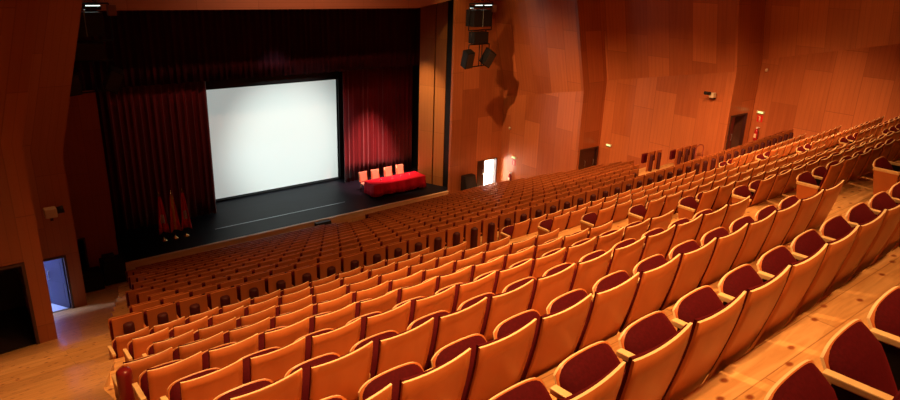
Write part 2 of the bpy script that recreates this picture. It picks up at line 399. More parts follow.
# black masking round the screen + screen
mb = MB(); mb.box(9.9, 10.60, 31.0, 31.05, -11.19, -4.5); mb.box(17.62, 18.3, 31.0, 31.05, -11.19, -4.5); mb.box(10.6, 17.62, 31.0, 31.05, -5.58, -4.5); mb.box(10.6, 17.62, 31.0, 31.05, -11.19, -11.12)
tag(mb.build('screen_masking', M_black), 'black fabric masking framing the projection screen', 'masking')
t = thing('projection_screen', (14.13, 31.18, -11.1), 'large lit white projection screen in the middle of the stage', 'screen')
mb = MB(); mb.box(-3.45, 3.45, 0, .03, .0, 5.42); mb.build('screen_surface', M_screen, t)
mb = MB(); mb.box(-3.6, 3.6, .03, .1, -.08, .02); mb.box(-3.6, 3.6, .03, .1, 5.4, 5.5); mb.box(-3.6, -3.5, .03, .1, 0, 5.4); mb.box(3.5, 3.6, .03, .1, 0, 5.4); mb.build('screen_frame', M_black, t)

# ------------------------------------------------------------------ doors
def leaf(parent, w, h, mat, bar=True):
    mb = MB(); mb.box(0, w, -.025, .025, 0, h, 0, .006); mb.box(.12, w - .12, -.03, .03, .15, h * .42, 0, .004); mb.box(.12, w - .12, -.03, .03, h * .5, h - .15, 0, .004)
    l = mb.build('door_leaf', mat, parent)
    mb = MB(); mb.cyl((w - .18, -.07, 1.0 - .14), (w - .18, -.07, 1.0 + .14), .014, n=8); mb.cyl((w - .18, -.07, .87), (w - .18, -.02, .87), .012, n=8); mb.cyl((w - .18, -.07, 1.13), (w - .18, -.02, 1.13), .012, n=8)
    for q in (1,):
        mb.cyl((w - .18, .07, .86), (w - .18, .07, 1.14), .014, n=8); mb.cyl((w - .18, .07, .87), (w - .18, .02, .87), .012, n=8); mb.cyl((w - .18, .07, 1.13), (w - .18, .02, 1.13), .012, n=8)
    mb.build('door_handle', newmat('handle_steel', (.5, .5, .5), .3, .5, 1), l)
    return l
M_frame = newmat('door_frame_dark', (.05, .015, .01), .45)
def frame(name, x0, x1, y, z0, zt, w=.05):
    mb = MB(); mb.box(x0 - .01, x0 + w, y - .12, y + .14, z0, zt + .01); mb.box(x1 - w, x1 + .01, y - .12, y + .14, z0, zt + .01); mb.box(x0 + w, x1 - w, y - .12, y + .14, zt - w, zt + .01)
    return mb.build(name, M_frame)
def lobby(name, x0, x1, y0, y1, z0, z1, mat):
    mb = MB()
    mb.box(x0, x1, y0, y1, z0 - .08, z0); mb.box(x0, x1, y0, y1, z1, z1 + .05); mb.box(x0, x1, y1, y1 + .05, z0, z1)
    mb.box(x0 - .05, x0, y0, y1, z0, z1); mb.box(x1, x1 + .05, y0, y1, z0, z1)
    return struct(mb.build(name, mat))
# 1: lit doorway beside the stage (right)
fz = zramp(25.9)
f = struct(frame('door_1', 23.25, 24.66, 25.98, fz, -9.80))
l = leaf(f, .52, 2.28, M_dkdoor); l.location = (23.31, 25.98, fz)
lobby('wall_lobby', 22.7, 26.3, 26.1, 28.0, fz, fz + 2.6, newmat('lobby_white', (.85, .85, .82), .6))
# 2: right middle door
fz = zramp(20.5) - .05
f = struct(frame('door_2', 25.08, 26.45, 20.5, fz, -8.17))
l = leaf(f, .62, 1.95, M_dkdoor); l.location = (25.12, 20.5, fz); l2 = leaf(f, .64, 1.95, M_dkdoor); l2.location = (25.74, 20.5, fz)
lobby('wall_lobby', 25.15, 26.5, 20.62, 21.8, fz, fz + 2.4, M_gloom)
# 3: right rear door, leaf ajar
fz = zramp(14.0) - .05
f = struct(frame('door_3', 26.78, 28.12, 14.0, fz, -5.46))
M_redlob = newmat('red_lobby', (.16, .02, .025), .5)
l = leaf(f, .62, 2.15, newmat('door_red_dark', (.13, .014, .02), .4)); l.location = (26.84, 14.02, fz); l.rotation_euler = (0, 0, .12)
l = leaf(f, .6, 2.15, M_dkdoor); l.location = (28.06, 14.02, fz); l.rotation_euler = (0, 0, PI - .85)
lobby('wall_lobby', 26.8, 28.2, 14.14, 15.6, fz, fz + 2.4, M_redlob)
# 4: lit blue doorway on the left
fz = zramp(20.9) - .03
f = struct(frame('door_4', 1.35, 2.59, 20.9, fz, -8.28))
l = leaf(f, .82, 1.98, newmat('door_navy', (.06, .045, .11), .3)); l.location = (2.53, 21.0, fz); l.rotation_euler = (0, 0, PI - 1.05)
lobby('wall_lobby', .3, 2.65, 21.05, 24.2, fz, fz + 2.5, newmat('lobby_blue', (.55, .6, .8), .5))
# 5: dark doorway by the left stage corner
fz = zramp(25.9)
f = struct(frame('door_5', 2.9, 3.93, 26.0, fz, -9.78))
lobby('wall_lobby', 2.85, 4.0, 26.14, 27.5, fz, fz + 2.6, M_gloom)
# 6: wide dark opening nearest on the left
fz = zramp(14.9) - .03
f = struct(frame('door_6', -.55, 1.10, 14.9, fz, -5.87))
l = leaf(f, .8, 2.02, M_dkdoor); l.location = (-.48, 15.0, fz); l.rotation_euler = (0, 0, .5)
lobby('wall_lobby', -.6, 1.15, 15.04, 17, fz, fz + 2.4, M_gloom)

# ------------------------------------------------------------------ curved plywood tip-up seat (rear tiers)
SW = .55
def backy(x, z):
    t = min(1, max(0, (z - .16) / .76))
    return .19 * (1 - t) ** 1.4 + .014 * (x / .238) ** 2
def make_curved():
    r = thing('auditorium_seat', (0, 0, 0), 'x', 'auditorium seat')
    mb = MB()
    def fz(u, v):
        x = (u - .5) * 2; hw = .240 - .010 * (1 - v)
        X = x * hw; z = .16 + (.76 + .014 * x * x + .012 * x) * v
        return X, z
    def front(u, v): X, z = fz(u, v); return (X, backy(X, z) + .0, z)
    def back(u, v): X, z = fz(u, v); return (X, backy(X, z) + .015, z)
    mb.slab(front, back, 10, 7, 0, 1, 0, 0)
    mb.build('backrest', [M_ply, M_rim], r)
    mb = MB()
    def f2(u, v, d):
        x = (u - .5) * 2; X = x * .238; z = .36 + .557 * v + .012 * x * x * v
        e = (1 - abs(x) ** 6) * (1 - abs(2 * v - 1) ** 8)
        return (X, backy(X, z) + .016 + d * (.25 + .75 * max(0, e)), z)
    mb.slab(lambda u, v: f2(u, v, 0), lambda u, v: f2(u, v, .065), 8, 7)
    mb.build('back_cushion', M_red, r)
    # tipped-up seat pan
    def pan(u, v):
        x = math.sin((u - .5) * PI)
        z = .34 + v * (.338 - .016 * x * x - .045 * abs(x) ** 7)
        hw = .243 * (1 - .05 * max(0, v - .8) / .2)
        return x * hw, z
    mb = MB()
    mb.slab(lambda u, v: (pan(u, v)[0], .27 + .18 * v - .004 * math.sin((u - .5) * PI) ** 2, pan(u, v)[1]),
            lambda u, v: (pan(u, v)[0], .284 + .18 * v - .004 * math.sin((u - .5) * PI) ** 2, pan(u, v)[1] - .004), 18, 5, 0, 1, 0)
    sp = mb.build('seat_pan', [M_ply, M_rim], r)
    mb = MB()
    def cu(u, v, d):
        X, z = pan(u, v); x = math.sin((u - .5) * PI)
        e = max(0, (1 - abs(x) ** 5)) * max(0, (1 - abs(2 * v - 1) ** 6))
        return (X * .97, .27 + .18 * v - .004 * x * x - d * (.45 + .55 * e), z - .004 - d * .3)
    mb.slab(lambda u, v: cu(u, v, .09), lambda u, v: cu(u, v, 0.001), 18, 6)
    mb.build('seat_cushion', M_red, sp)
    mb = MB(); mb.box(.25, .30, .14, .42, .555, .59, 0, .006)
    mb.build('armrest', M_arm, r)
    mb = MB(); mb.box(.262, .288, .20, .38, .06, .555, 0, .004); mb.box(.247, .303, .18, .40, 0, .06, 0, .004)
    mb.build('pedestal', M_metal, r)
    return r
def make_end_panel():
    """the wooden side of the first seat of a row: trapezoid board, arm and black knob"""
    mb = MB()
    pts = [(.12, .02), (.30, .02), (.41, .555), (.11, .555)]
    A = [mb.bm.verts.new((-.300, p[0], p[1])) for p in pts]; B = [mb.bm.verts.new((-.262, p[0], p[1])) for p in pts]
    mb.bm.faces.new(A); mb.bm.faces.new(list(reversed(B)))
    for i in range(4): mb.bm.faces.new((A[i], B[i], B[(i + 1) % 4], A[(i + 1) % 4]))
    me1 = mb.mesh('end_panel', M_ply)
    mb = MB(); mb.box(-.305, -.255, .10, .42, .555, .595, 0, .006); me2 = mb.mesh('end_armrest', M_arm)
    mb = MB(); mb.cyl((-.350, .24, .17), (-.298, .24, .17), .055, .06, n=16); mb.cyl((-.362, .24, .17), (-.350, .24, .17), .035, .05, n=16); me3 = mb.mesh('knob', M_rubber)
    return me1, me2, me3
EP = make_end_panel()
def add_end(root):
    e = bpy.data.objects.new('end_panel', EP[0]); C.objects.link(e); e.parent = root
    a = bpy.data.objects.new('end_armrest', EP[1]); C.objects.link(a); a.parent = root
    k = bpy.data.objects.new('knob', EP[2]); C.objects.link(k); k.parent = e

# straight-backed seat with a bolster (front tiers)
def make_straight():
    r = thing('straight_seat', (0, 0, 0), 'x', 'auditorium seat')
    mb = MB(); mb.box(-.238, .238, 0, .024, .10, .92, 0, .004)
    for f in mb.bm.faces:
        if f.normal.z > .9 and f.calc_center_median().z > .91: f.material_index = 1
    mb.build('backrest', [M_ply2, M_ply], r)
    mb = MB(); n = 14
    prof = [(.088, 0), (.088, .05), (.088, .725), (.084, .745), (.074, .760), (.056, .770), (.03, .775), (.004, .777)]
    mb.lathe(prof, (0, -.030, .04), n)
    mb.build('bolster', M_bol, r)
    mb = MB(); mb.box(-.235, .235, .20, .30, .40, .78, 0, .03); sp = mb.build('seat_cushion', M_red, r)
    mb = MB(); mb.box(-.24, .24, .30, .322, .38, .80, 0, .006); mb.build('seat_pan', M_ply2, r)
    mb = MB(); mb.box(.252, .298, .02, .36, .56, .59, 0, .005); mb.box(.262, .288, .10, .30, 0, .56, 0, .003); mb.build('armrest', M_ply2, r)
    return r

# ------------------------------------------------------------------ camera (needed to know which seats the photo shows)
RX = Vector((0.778, -0.183, 0.601)); RY = Vector((-0.627, -0.275, 0.728)); RZ = Vector((0.032, -0.944, -0.328))
# columns: camera right, camera down, camera forward in world axes
right = Vector((RX[0], RY[0], RZ[0])).normalized(); fwd = Vector((RX[2], RY[2], RZ[2])).normalized()
right = (right - fwd * right.dot(fwd)).normalized(); down = fwd.cross(right)
FPX = 661.0
def proj(p):
    p = Vector(p); d = p.dot(fwd)
    if d <= .05: return None
    return (450 + FPX * p.dot(right) / d, 200 + FPX * p.dot(down) / d)
def inview(p, m=10):
    q = proj(p); return q is not None and -m < q[0] < 900 + m and -m < q[1] < 400 + m

cam_d = bpy.data.cameras.new('Camera'); cam = bpy.data.objects.new('Camera', cam_d); C.objects.link(cam)
cam_d.sensor_width = 36; cam_d.lens = 36 * FPX / 900; cam_d.clip_start = .05; cam_d.clip_end = 200
Mx = Matrix((right, -down, -fwd)).transposed().to_4x4()
cam.matrix_world = Mx
S.camera = cam

# ------------------------------------------------------------------ place the curved seats
proto = make_curved(); used = False
PH = .02
def rowblocks(k, y):
    xl = XL(y)
    n0 = math.ceil((xl - PH) / SW)
    A = [PH + SW * (n0 + i) + SW / 2 for i in range(int((7.74 - (PH + SW * n0)) / SW + .01))]
    Bk = [10.10 + SW / 2 + SW * i for i in range(14)]
    Ck = [20.05 + SW / 2 + SW * i for i in range(int((XR(y) - 20.05) / SW))]
    return [('left', A), ('middle', Bk), ('right', Ck)]
NR = len(YR)
cand = []
for k, y in enumerate(YR):
    blocks = rowblocks(k, y)
    for bn, xs in blocks:
        for i, x in enumerate(xs):
            yy = y + TI[k] * (x - 4) + bend(x)
            top = (x, yy, -HR[k] + .0)
            if not (inview(top, 26 if x > 8 else 10) or inview((x, yy, -HR[k] - .5)) or (k < 2 and inview((x, yy + .35, -HR[k] - .2), 34))): continue
            d = Vector(top).length
            cand.append((d, k, bn, i, x, yy, i == 0))
cand.sort()
print('curved candidates', len(cand))
MAXI = 300
seen = {}
chosen = cand[:MAXI]; rest = cand[MAXI:]
keys = {}
for c in sorted(chosen, key=lambda c: (c[1], c[2], c[3])):
    keys.setdefault((c[1], c[2]), []).append(c)
for (k, bn), lst in keys.items():
    for j, (d, _, _, i, x, yy, first) in enumerate(lst):
        r = proto if not used else copy_tree(proto)
        used = True
        r.location = (x, yy, -(HR[k] + HB)); r.rotation_euler = (0, 0, TI[k] + .005 * max(0, x - 11))
        rn = NR - k
        lab = 'curved tan plywood seat, %s from left in the %s block, %s row behind straight-backed rows' % (ordn(j + 1), bn, ordn(rn))
        tag(r, lab, 'auditorium seat', 'curved plywood seats in the rear tiers')
        seen.setdefault(k, 0); seen[k] += 1
        keep = (first, r)
        lst[j] = (first, r)
for lst in keys.values():
    for first, r in lst:
        if first: add_end(r)

def merge_copies(name, root, places, label, group):
    """far repeats gathered in one uncounted object"""
    meshes = []
    def walk(o):
        if o.type == 'MESH': meshes.append(o.data)
        for c in o.children: walk(c)
    walk(root)
    mats = []; bm = bmesh.new()
    for me in meshes:
        if me.name.startswith('pedestal'): continue
        for (x, y, z, rz) in places:
            n0 = len(bm.verts); f0 = len(bm.faces)
            bm.from_mesh(me); bm.verts.ensure_lookup_table(); bm.faces.ensure_lookup_table()
            T = Matrix.Translation((x, y, z)) @ Matrix.Rotation(rz, 4, 'Z')
            bmesh.ops.transform(bm, matrix=T, verts=bm.verts[n0:])
            for f in bm.faces[f0:]:
                m = me.materials[f.material_index]
                if m not in mats: mats.append(m)
                f.material_index = mats.index(m)
    me = bpy.data.meshes.new(name); bm.to_mesh(me); bm.free()
    for m in mats: me.materials.append(m)
    o = bpy.data.objects.new(name, me); C.objects.link(o)
    return tag(o, label, 'auditorium seats', group, 'stuff')
if rest:
    merge_copies('distant_seats', proto, [(c[4], c[5], -(HR[c[1]] + HB), 0) for c in rest], 'farthest curved plywood seats of the rear tiers, by the right wall', 'curved plywood seats in the rear tiers')

# ------------------------------------------------------------------ straight seats
proto2 = make_straight(); used2 = False
cand = []
PH2 = .175
for k, y in enumerate(YF):
    xl, xr = XL(y), XR(y) + (1.45 if k == 0 else 0)
    n0 = math.ceil((xl - PH2 - .02) / SW); x = PH2 + SW * n0 + SW / 2
    ph = [0, 0, .2, 0][k % 4] if k > 1 else 0
    i = 0
    while x < xr:
        ok = True
        if k >= 1 and y < 17 and x > 1.5 * y: ok = False
        if y > 22.8 and 13.2 < x < 15.3: ok = False
        if k >= 11 and 13.0 < x < 14.2: ok = False
        if ok:
            yy = y + bend(x)
            if k > 8: yy = min(yy, 25.2)
            if inview((x, yy, -HF[k]), 15): cand.append((Vector((x, yy, HF[k])).length, k, i, x, yy, -(HF[k] + HB)))
        x += SW; i += 1
cand.sort(); print('straight candidates', len(cand))
# five seats on the level strip of the cross aisle in front of the rear door
for j, x in enumerate((23.4, 23.95, 24.95, 25.5, 26.05)):
    cand.insert(0, (0, 99, j, x, 14.97 if j > 1 else 15.3, zramp(14.97) + .03))
ch = cand[:300]; rs = cand[300:]
keys = {}
for c in sorted(ch, key=lambda c: (c[1], c[2])): keys.setdefault(c[1], []).append(c)
for k, lst in keys.items():
    for j, c in enumerate(lst):
        r = proto2 if not used2 else copy_tree(proto2)
        used2 = True
        r.location = (c[3], c[4], c[5]); r.rotation_euler = (0, 0, .005 * max(0, c[3] - 11))
        if k == 99: lab = 'isolated tall-looking straight-backed seat before the right wall, %s from left' % ordn(j + 1)
        elif k == 0: lab = 'straight-backed seat with arched red bolster, %s from left, nearest row of the front tiers' % ordn(j + 1)
        else: lab = 'straight-backed seat with red bolster, %s from left, %s front-tier row beyond the nearest' % (ordn(j + 1), ordn(k))
        tag(r, lab, 'auditorium seat', 'straight-backed seats in the front tiers')
if rs:
    merge_copies('distant_seats', proto2, [(c[3], c[4], c[5], 0) for c in rs], 'farthest rows of small straight-backed seats close to the stage', 'straight-backed seats in the front tiers')

# barrel-topped red post at the left end
t = thing('red_post', (1.10, 6.25, -(3.9 + HB) + .0), 'shiny red round-topped post standing at the left end of the rear tiers', 'post')
mb = MB(); mb.lathe([(.07, 0), (.075, .05), (.075, .98), (.072, 1.01), (.06, 1.03), (.035, 1.042), (.004, 1.045)], (0, 0, 0), 24); mb.build('post_body', M_bolb, t)
mb = MB(); mb.lathe([(.10, 0), (.10, .02), (.085, .03), (.02, .03)], (0, 0, 0), 24); mb.build('post_base', M_metal, t)

# ------------------------------------------------------------------ things on the stage
tb = thing('conference_table', (18.95, 27.55, -11.2), 'long conference table under a bright red cloth, on the stage', 'table')
mb = MB(); mb.box(-1.58, 1.58, -.42, .42, .70, .735, 0, .004); mb.build('tabletop', M_ply, tb)
for sx in (-1.45, 0, 1.45):
    for sy in (-.36, .36):
        mb = MB(); mb.cyl((sx, sy, 0), (sx, sy, .7), .022, n=8); mb.build('leg', M_metal, tb)
# cloth
mb = MB()
def ring(v):
    pts = []; hx, hy = 1.62, .47
    per = [(-hx, -hy), (hx, -hy), (hx, hy), (-hx, hy)]
    N = [60, 18, 60, 18]; k = 0
    for s_ in range(4):
        a, b_ = per[s_], per[(s_ + 1) % 4]
        for i in range(N[s_]):
            t_ = i / N[s_]; x = a[0] + (b_[0] - a[0]) * t_; y = a[1] + (b_[1] - a[1]) * t_
            nx, ny = [(0, -1), (1, 0), (0, 1), (-1, 0)][s_]
            w = v * (.035 * math.sin(x * 9 + 1.3 * math.sin(y * 7)) + .02 * math.sin(x * 23 + y * 19) + .04)
            cor = 1 if 0 < i else 1.4
            pts.append((x + nx * w * cor - (ny * 0), y + ny * w * cor, .745 - v * (.66 + .03 * math.sin(x * 2.1 + 1) + (.05 if ny == -1 and abs(x) < 1.2 else 0) * -1)))
            k += 1
    return pts
rings = [[mb.bm.verts.new(p) for p in ring(v)] for v in (0, .08, .3, .6, 1)]
for a, b_ in zip(rings, rings[1:]):
    n = len(a)
    for i in range(n): f = mb.bm.faces.new((a[i], a[(i + 1) % n], b_[(i + 1) % n], b_[i])); f.smooth = True
mb.bm.faces.new(rings[0])
o = mb.build('tablecloth', M_cloth, loc=(18.95, 27.55, -11.2))
md = o.modifiers.new('Solid', 'SOLIDIFY'); md.thickness = .006; md.offset = 1
tag(o, 'bright red tablecloth draped over the long table on the stage', 'tablecloth')
# chairs behind the table
M_pad = noisy('peach_upholstery', (.80, .34, .20), (.86, .40, .24), (30, 30, 30), .7)
def make_stage_chair():
    r = thing('stage_chair', (0, 0, 0), 'x', 'chair', rz=0)
    mb = MB(); mb.box(-.25, .25, .26, .33, .52, 1.06, 0, .03, Matrix.Rotation(-.12, 4, 'X')); mb.build('backrest', M_pad, r)
    mb = MB(); mb.box(-.25, .25, -.22, .27, .41, .49, 0, .025); mb.build('seat', M_pad, r)
    for sx in (-.22, .22):
        for sy in (-.19, .24):
            mb = MB(); mb.cyl((sx, sy, 0), (sx * .95, sy * .95, .42), .015, n=8); mb.build('leg', M_gold, r)
        mb = MB(); mb.cyl((sx, .25, .42), (sx, .36, .98), .013, n=8); mb.build('back_frame', M_gold, r)
    return r
p3 = make_stage_chair()
for j, (x, y) in enumerate(((17.66, 28.3), (18.42, 28.32), (19.25, 28.35), (20.06, 28.38))):
    r = p3 if j == 0 else copy_tree(p3)
    r.location = (x, y, -11.2); r.rotation_euler = (0, 0, random.uniform(-.06, .06))
    tag(r, 'peach upholstered chair behind the red table, %s from left' % ordn(j + 1), 'chair', 'chairs behind the red table')
# glasses / microphones on the table
def glass(x, y, j):
    mb = MB(); mb.lathe([(.02, 0), (.028, .004), (.034, .12), (.030, .118), (.024, .01), (.003, .008)], (0, 0, 0), 12)
    m = M_glass; o = mb.build('water_glass', m, loc=(x, y, -11.2 + .748)); tag(o, 'small clear water glass on the red tablecloth, %s from left' % ordn(j + 1), 'glass', 'glasses on the red table')
M_glass = newmat('clear_glass', (1, 1, 1), .05); M_glass.node_tree.nodes['Principled BSDF'].inputs['Transmission Weight'].default_value = .9
for j, x in enumerate((18.05, 18.75, 19.3, 19.85)): glass(x, 27.55, j)
t = thing('microphone', (19.75, 27.85, -11.2 + .747), 'small black gooseneck microphone on the table before the rightmost chair', 'microphone')
mb = MB(); mb.lathe([(.05, 0), (.05, .02), (.02, .03), (.003, .032)], n=12); mb.build('microphone_base', M_black, t)
mb = MB(); mb.cyl((0, 0, .02), (0, .02, .28), .006, n=6); mb.cyl((0, .02, .28), (0, .06, .34), .018, n=8); mb.build('microphone_stem', M_black, t)
# flags
cols = [((.8, .03, .04), (.8, .8, .8), 'dark red flag with a pale crest, leftmost of three beside the dark curtain'),
        ((.85, .10, .03), (.85, .5, .05), 'red and yellow flag, middle of three standing on the stage'),
        ((.8, .03, .04), (.55, .55, .6), 'red flag with small pale marks, rightmost of three standing on the stage')]
for j, (x, (ca, cb, lab)) in enumerate(zip((7.1, 7.57, 8.03), cols)):
    t = thing('flag_stand', (x, 27.5, -11.2), lab, 'flag', 'flags on the stage')
    mb = MB(); mb.lathe([(.13, 0), (.13, .02), (.05, .07), (.025, .13), (.004, .14)], n=16); mb.build('base', M_gold, t)
    mb = MB(); mb.cyl((0, 0, .1), (0, 0, 2.05), .014, n=8); mb.lathe([(.004, 2.05), (.03, 2.08), (.02, 2.14), (.003, 2.2)], n=8); mb.build('pole', M_gold, t)
    mb = MB()
    def fl(u, v, j=j):
        w = .05 + .17 * (1 - v) ** .8
        a = (u - .5) * 2
        return (a * w + .04 * (1 - v), -.03 - .045 * math.sin(a * 7 + j) * (1 - v * .6), .42 + 1.55 * v - .12 * abs(a) * (1 - v))
    mb.grid(fl, 16, 8)
    for f in mb.bm.faces:
        c = f.calc_center_median()
        if (j == 1 and abs(c.x - .02) < .045) or (j != 1 and abs(c.z - 1.0) < .16 and abs(c.x - .04) < .07): f.material_index = 1
    o = mb.build('flag', [newmat('flag_red', ca, .7), newmat('flag_mark', cb, .7)], t, fix=False)
    md = o.modifiers.new('Solid', 'SOLIDIFY'); md.thickness = .008
# stage monitors & boxes
def wedge(name, loc, rz, w, d, h, label, cat):
    t = thing(name, loc, label, cat, rz=rz)
    mb = MB(); pts = [(-d / 2, 0), (d / 2, 0), (d / 2, h), (-d * .1, h), (-d / 2, h * .3)]
    A = [mb.bm.verts.new((-w / 2, p[0], p[1])) for p in pts]; B = [mb.bm.verts.new((w / 2, p[0], p[1])) for p in pts]
    mb.bm.faces.new(A); mb.bm.faces.new(list(reversed(B)))
    for i in range(5): mb.bm.faces.new((A[i], B[i], B[(i + 1) % 5], A[(i + 1) % 5]))
    mb.build('cabinet', M_black, t)
    mb = MB(); a = Vector((0, -d * .5 - .008, h * .34)); c = Vector((0, -d * .1 - .008, h * .98))
    mb.face([(-w * .44, a.y, a.z), (w * .44, a.y, a.z), (w * .44, c.y, c.z), (-w * .44, c.y, c.z)])
    o = mb.build('grille', newmat('grille_grey', (.02, .02, .02), .6), t, fix=False)
    md = o.modifiers.new('Solid', 'SOLIDIFY'); md.thickness = .01
wedge('floor_speaker', (22.3, 25.45, zramp(25.45)), 0, .75, .5, 1.15, 'black floor speaker standing below the right front corner of the stage', 'speaker')
wedge('monitor_box', (13.68, 25.72, -11.93), 0, .75, .35, .72, 'black monitor box against the stage front, centre gap in the seats', 'box')
# piano / covered crates at left corner
t = thing('equipment_case', (3.75, 25.0, zramp(25.0)), 'black equipment case on the floor by the left doorway', 'case')
mb = MB(); mb.box(-.4, .4, -.3, .3, .05, .75, 0, .02); mb.build('case_body', M_black, t)
mb = MB(); mb.box(-.41, .41, -.31, .31, .5, .53, 0, .004); mb.build('case_rim', M_metal, t)
t = thing('equipment_case', (4.6, 25.2, zramp(25.2)), 'taller black equipment case right below the left stage corner', 'case')
mb = MB(); mb.box(-.38, .38, -.3, .3, .05, .95, 0, .02); mb.build('case_body', M_black, t)
mb = MB(); mb.box(-.3, .1, -.25, .2, .95, 1.12, 0, .02); mb.build('case_top_box', M_black, t)

# ------------------------------------------------------------------ speaker / lamp rigs
M_lampface = newmat('lamp_face', (1, 1, 1)); b = M_lampface.node_tree.nodes['Principled BSDF']; b.inputs['Emission Color'].default_value = (.78, 1, .9, 1); b.inputs['Emission Strength'].default_value = .6
def rig(loc, label, chain=True):
    t = thing('speaker_rig', loc, label, 'speaker rig'); t.scale = (.85, .85, 1)
    if chain:
        mb = MB(); mb.cyl((.04, 0, 0), (.04, 0, 4.2), .03, n=8)
        for i in range(16): mb.box(-.01 + .0, .09, -.03, .03, .2 + i * .25, .3 + i * .25, 0, .005)
        mb.build('hoist_chain', newmat('chain_yellow', (.85, .5, .05), .4, .5, .3), t)
    mb = MB(); w = .8
    for a, c in (((-.72, 0, -.15), (.95, 0, -.15)), ((-.72, 0, -.15), (-.72, 0, -1.35)), ((.95, 0, -.15), (.95, 0, -1.35)), ((-.72, 0, -1.35), (.95, 0, -1.35)),
                 ((-.65, 0, -2.0), (.85, 0, -2.0)), ((-.65, 0, -2.0), (-.75, 0, -3.0)), ((.85, 0, -2.0), (.85, 0, -2.9)), ((-.8, 0, -3.05), (.95, 0, -3.0)), ((.12, 0, -1.9), (.12, 0, -3.05)), ((.32, 0, -1.9), (.32, 0, -3.05)), ((-.5, 0, -1.35), (-.5, 0, -2.0)), ((.55, 0, -1.35), (.55, 0, -2.0))):
        mb.cyl(a, c, .028, n=8)
    mb.build('rig_frame', M_black, t)
    mb = MB(); mb.box(-.66, .62, -.35, .35, -1.18, -.42, 0, .02); mb.build('speaker_cabinet', M_black, t)
    mb = MB(); mb.box(-.03, .0, -.37, -.35, -1.18, -.3, 0, .003); mb.build('cabinet_strip', newmat('strip_grey', (.2, .25, .25), .4), t)
    for sx in (-.35, .32):
        mb = MB(); mb.box(sx - .28, sx + .28, -.4, .1, -.34, -.22, 0, .01); l_ = mb.build('lamp_housing', M_metal, t)
        mb = MB(); mb.box(sx - .25, sx + .25, -.38, .08, -.36, -.342, 0, .002)
        for v in mb.bm.verts: v.co.z += .15 if v.co.y < -.1 else 0
        mb.build('lamp_face', M_lampface, l_)
    mb = MB(); mb.box(-.5, .55, -.25, .25, -1.95, -1.42, 0, .02); mb.build('centre_speaker', M_black, t)
    for sx, rot in ((-.72, .08), (.78, -.42)):
        Mr = Matrix.Translation((sx, 0, -2.65)) @ Matrix.Rotation(-rot, 4, 'Y') @ Matrix.Rotation(.35, 4, 'X')
        mb = MB(); mb.box(-.27, .27, -.25, .2, -.4, .4, 0, .03, Mr); s_ = mb.build('tilted_speaker', M_black, t)
        mb = MB(); mb.box(-.22, .22, -.27, -.25, -.35, .35, 0, .004, Mr); mb.build('grille', newmat('rig_grille', (.03, .03, .03), .5), s_)
    mb = MB(); mb.box(.88, 1.2, -.1, .1, -.55, -.2, 0, .01); mb.build('junction_box', newmat('junction_grey', (.22, .12, .1), .5), t)
rig((21.2, 24, -1.27), 'black speaker rig on a yellow hoist chain beside the right proscenium panel')
rig((4.75, 24.9, -1.25), 'dark speaker rig half hidden behind the leaning left wall')

# ------------------------------------------------------------------ wall fittings
def sconce(loc, rz, label, s=1.0, arm=.35):
    t = thing('wall_spotlight', loc, label, 'spotlight', rz=rz)   # arm runs along -y from the wall
    mb = MB(); mb.cyl((0, 0, -.12 * s), (0, -arm * s, -.12 * s), .02 * s, n=8); mb.box(-.06 * s, .06 * s, -.02, .0, -.2 * s, -.04 * s, 0, .004); mb.build('bracket', M_metal, t)
    mb = MB(); mb.box(-.16 * s, .12 * s, -arm * s - .13 * s, -arm * s + .13 * s, -.08 * s, .16 * s, 0, .03 * s); mb.build('lamp_body', M_cream, t)
    mb = MB(); mb.cyl((.12 * s, -arm * s, .06 * s), (.28 * s, -arm * s, .08 * s), .085 * s, .10 * s, n=16); mb.build('lens_hood', M_black, t)
    mb = MB(); mb.box(-.05 * s, .02 * s, -arm * s - .03 * s, -arm * s + .03 * s, -.18 * s, -.08 * s, 0, .005); mb.build('yoke', M_metal, t)
sconce((2.38, 20.82, -6.80), 0, 'cream spotlight with a black hood on the left wall above the lit doorway', 1.1, .4)
sconce((26.58, 14.6, -4.62), PI / 2 * -1 + PI, 'cream spotlight with a dark hood on the right wall near the rear door', 1.0, .3) if False else None
t = thing('wall_spotlight', (26.58, 14.68, -4.66), 'cream spotlight with dark hood on the right wall near the rear door', 'spotlight')
mb = MB(); mb.cyl((0, 0, -.1), (-.3, 0, -.1), .02, n=8); mb.box(-.02, 0, -.06, .06, -.18, -.02, 0, .004); mb.build('bracket', M_metal, t)
mb = MB(); mb.box(-.32, -.08, -.11, .11, -.10, .11, 0, .03); mb.build('lamp_body', M_cream, t)
mb = MB(); mb.cyl((-.34, .05, .08), (-.62, .12, .12), .07, .075, n=12); mb.build('lens_hood', M_black, t)
def sensor(loc, label):
    t = thing('wall_sensor', loc, label, 'sensor')
    mb = MB(); mb.lathe([(.03, 0), (.05, .02), (.06, .07), (.045, .12), (.003, .14)], (-.12, 0, -.06), 12); mb.build('sensor_head', M_cream, t)
    mb = MB(); mb.cyl((0, 0, 0), (-.12, 0, 0), .02, n=8); mb.build('sensor_mount', M_metal, t)
sensor((28.62, 13.6, -3.6), 'small round sensor high on the right wall above the exit sign')
sensor((24.94, 25.2, -8.0), 'small round sensor on the right wall near the stage doorway')
M_exitlamp = newmat('exit_glow', (.3, .8, .3)); b = M_exitlamp.node_tree.nodes['Principled BSDF']; b.inputs['Emission Color'].default_value = (.75, 1, .35, 1); b.inputs['Emission Strength'].default_value = .35
M_signred = newmat('sign_red', (.6, .02, .015), .4)
M_signpale = newmat('sign_pale', (.8, .6, .4), .5)
M_extred = newmat('extinguisher_red', (.45, .012, .015), .25)
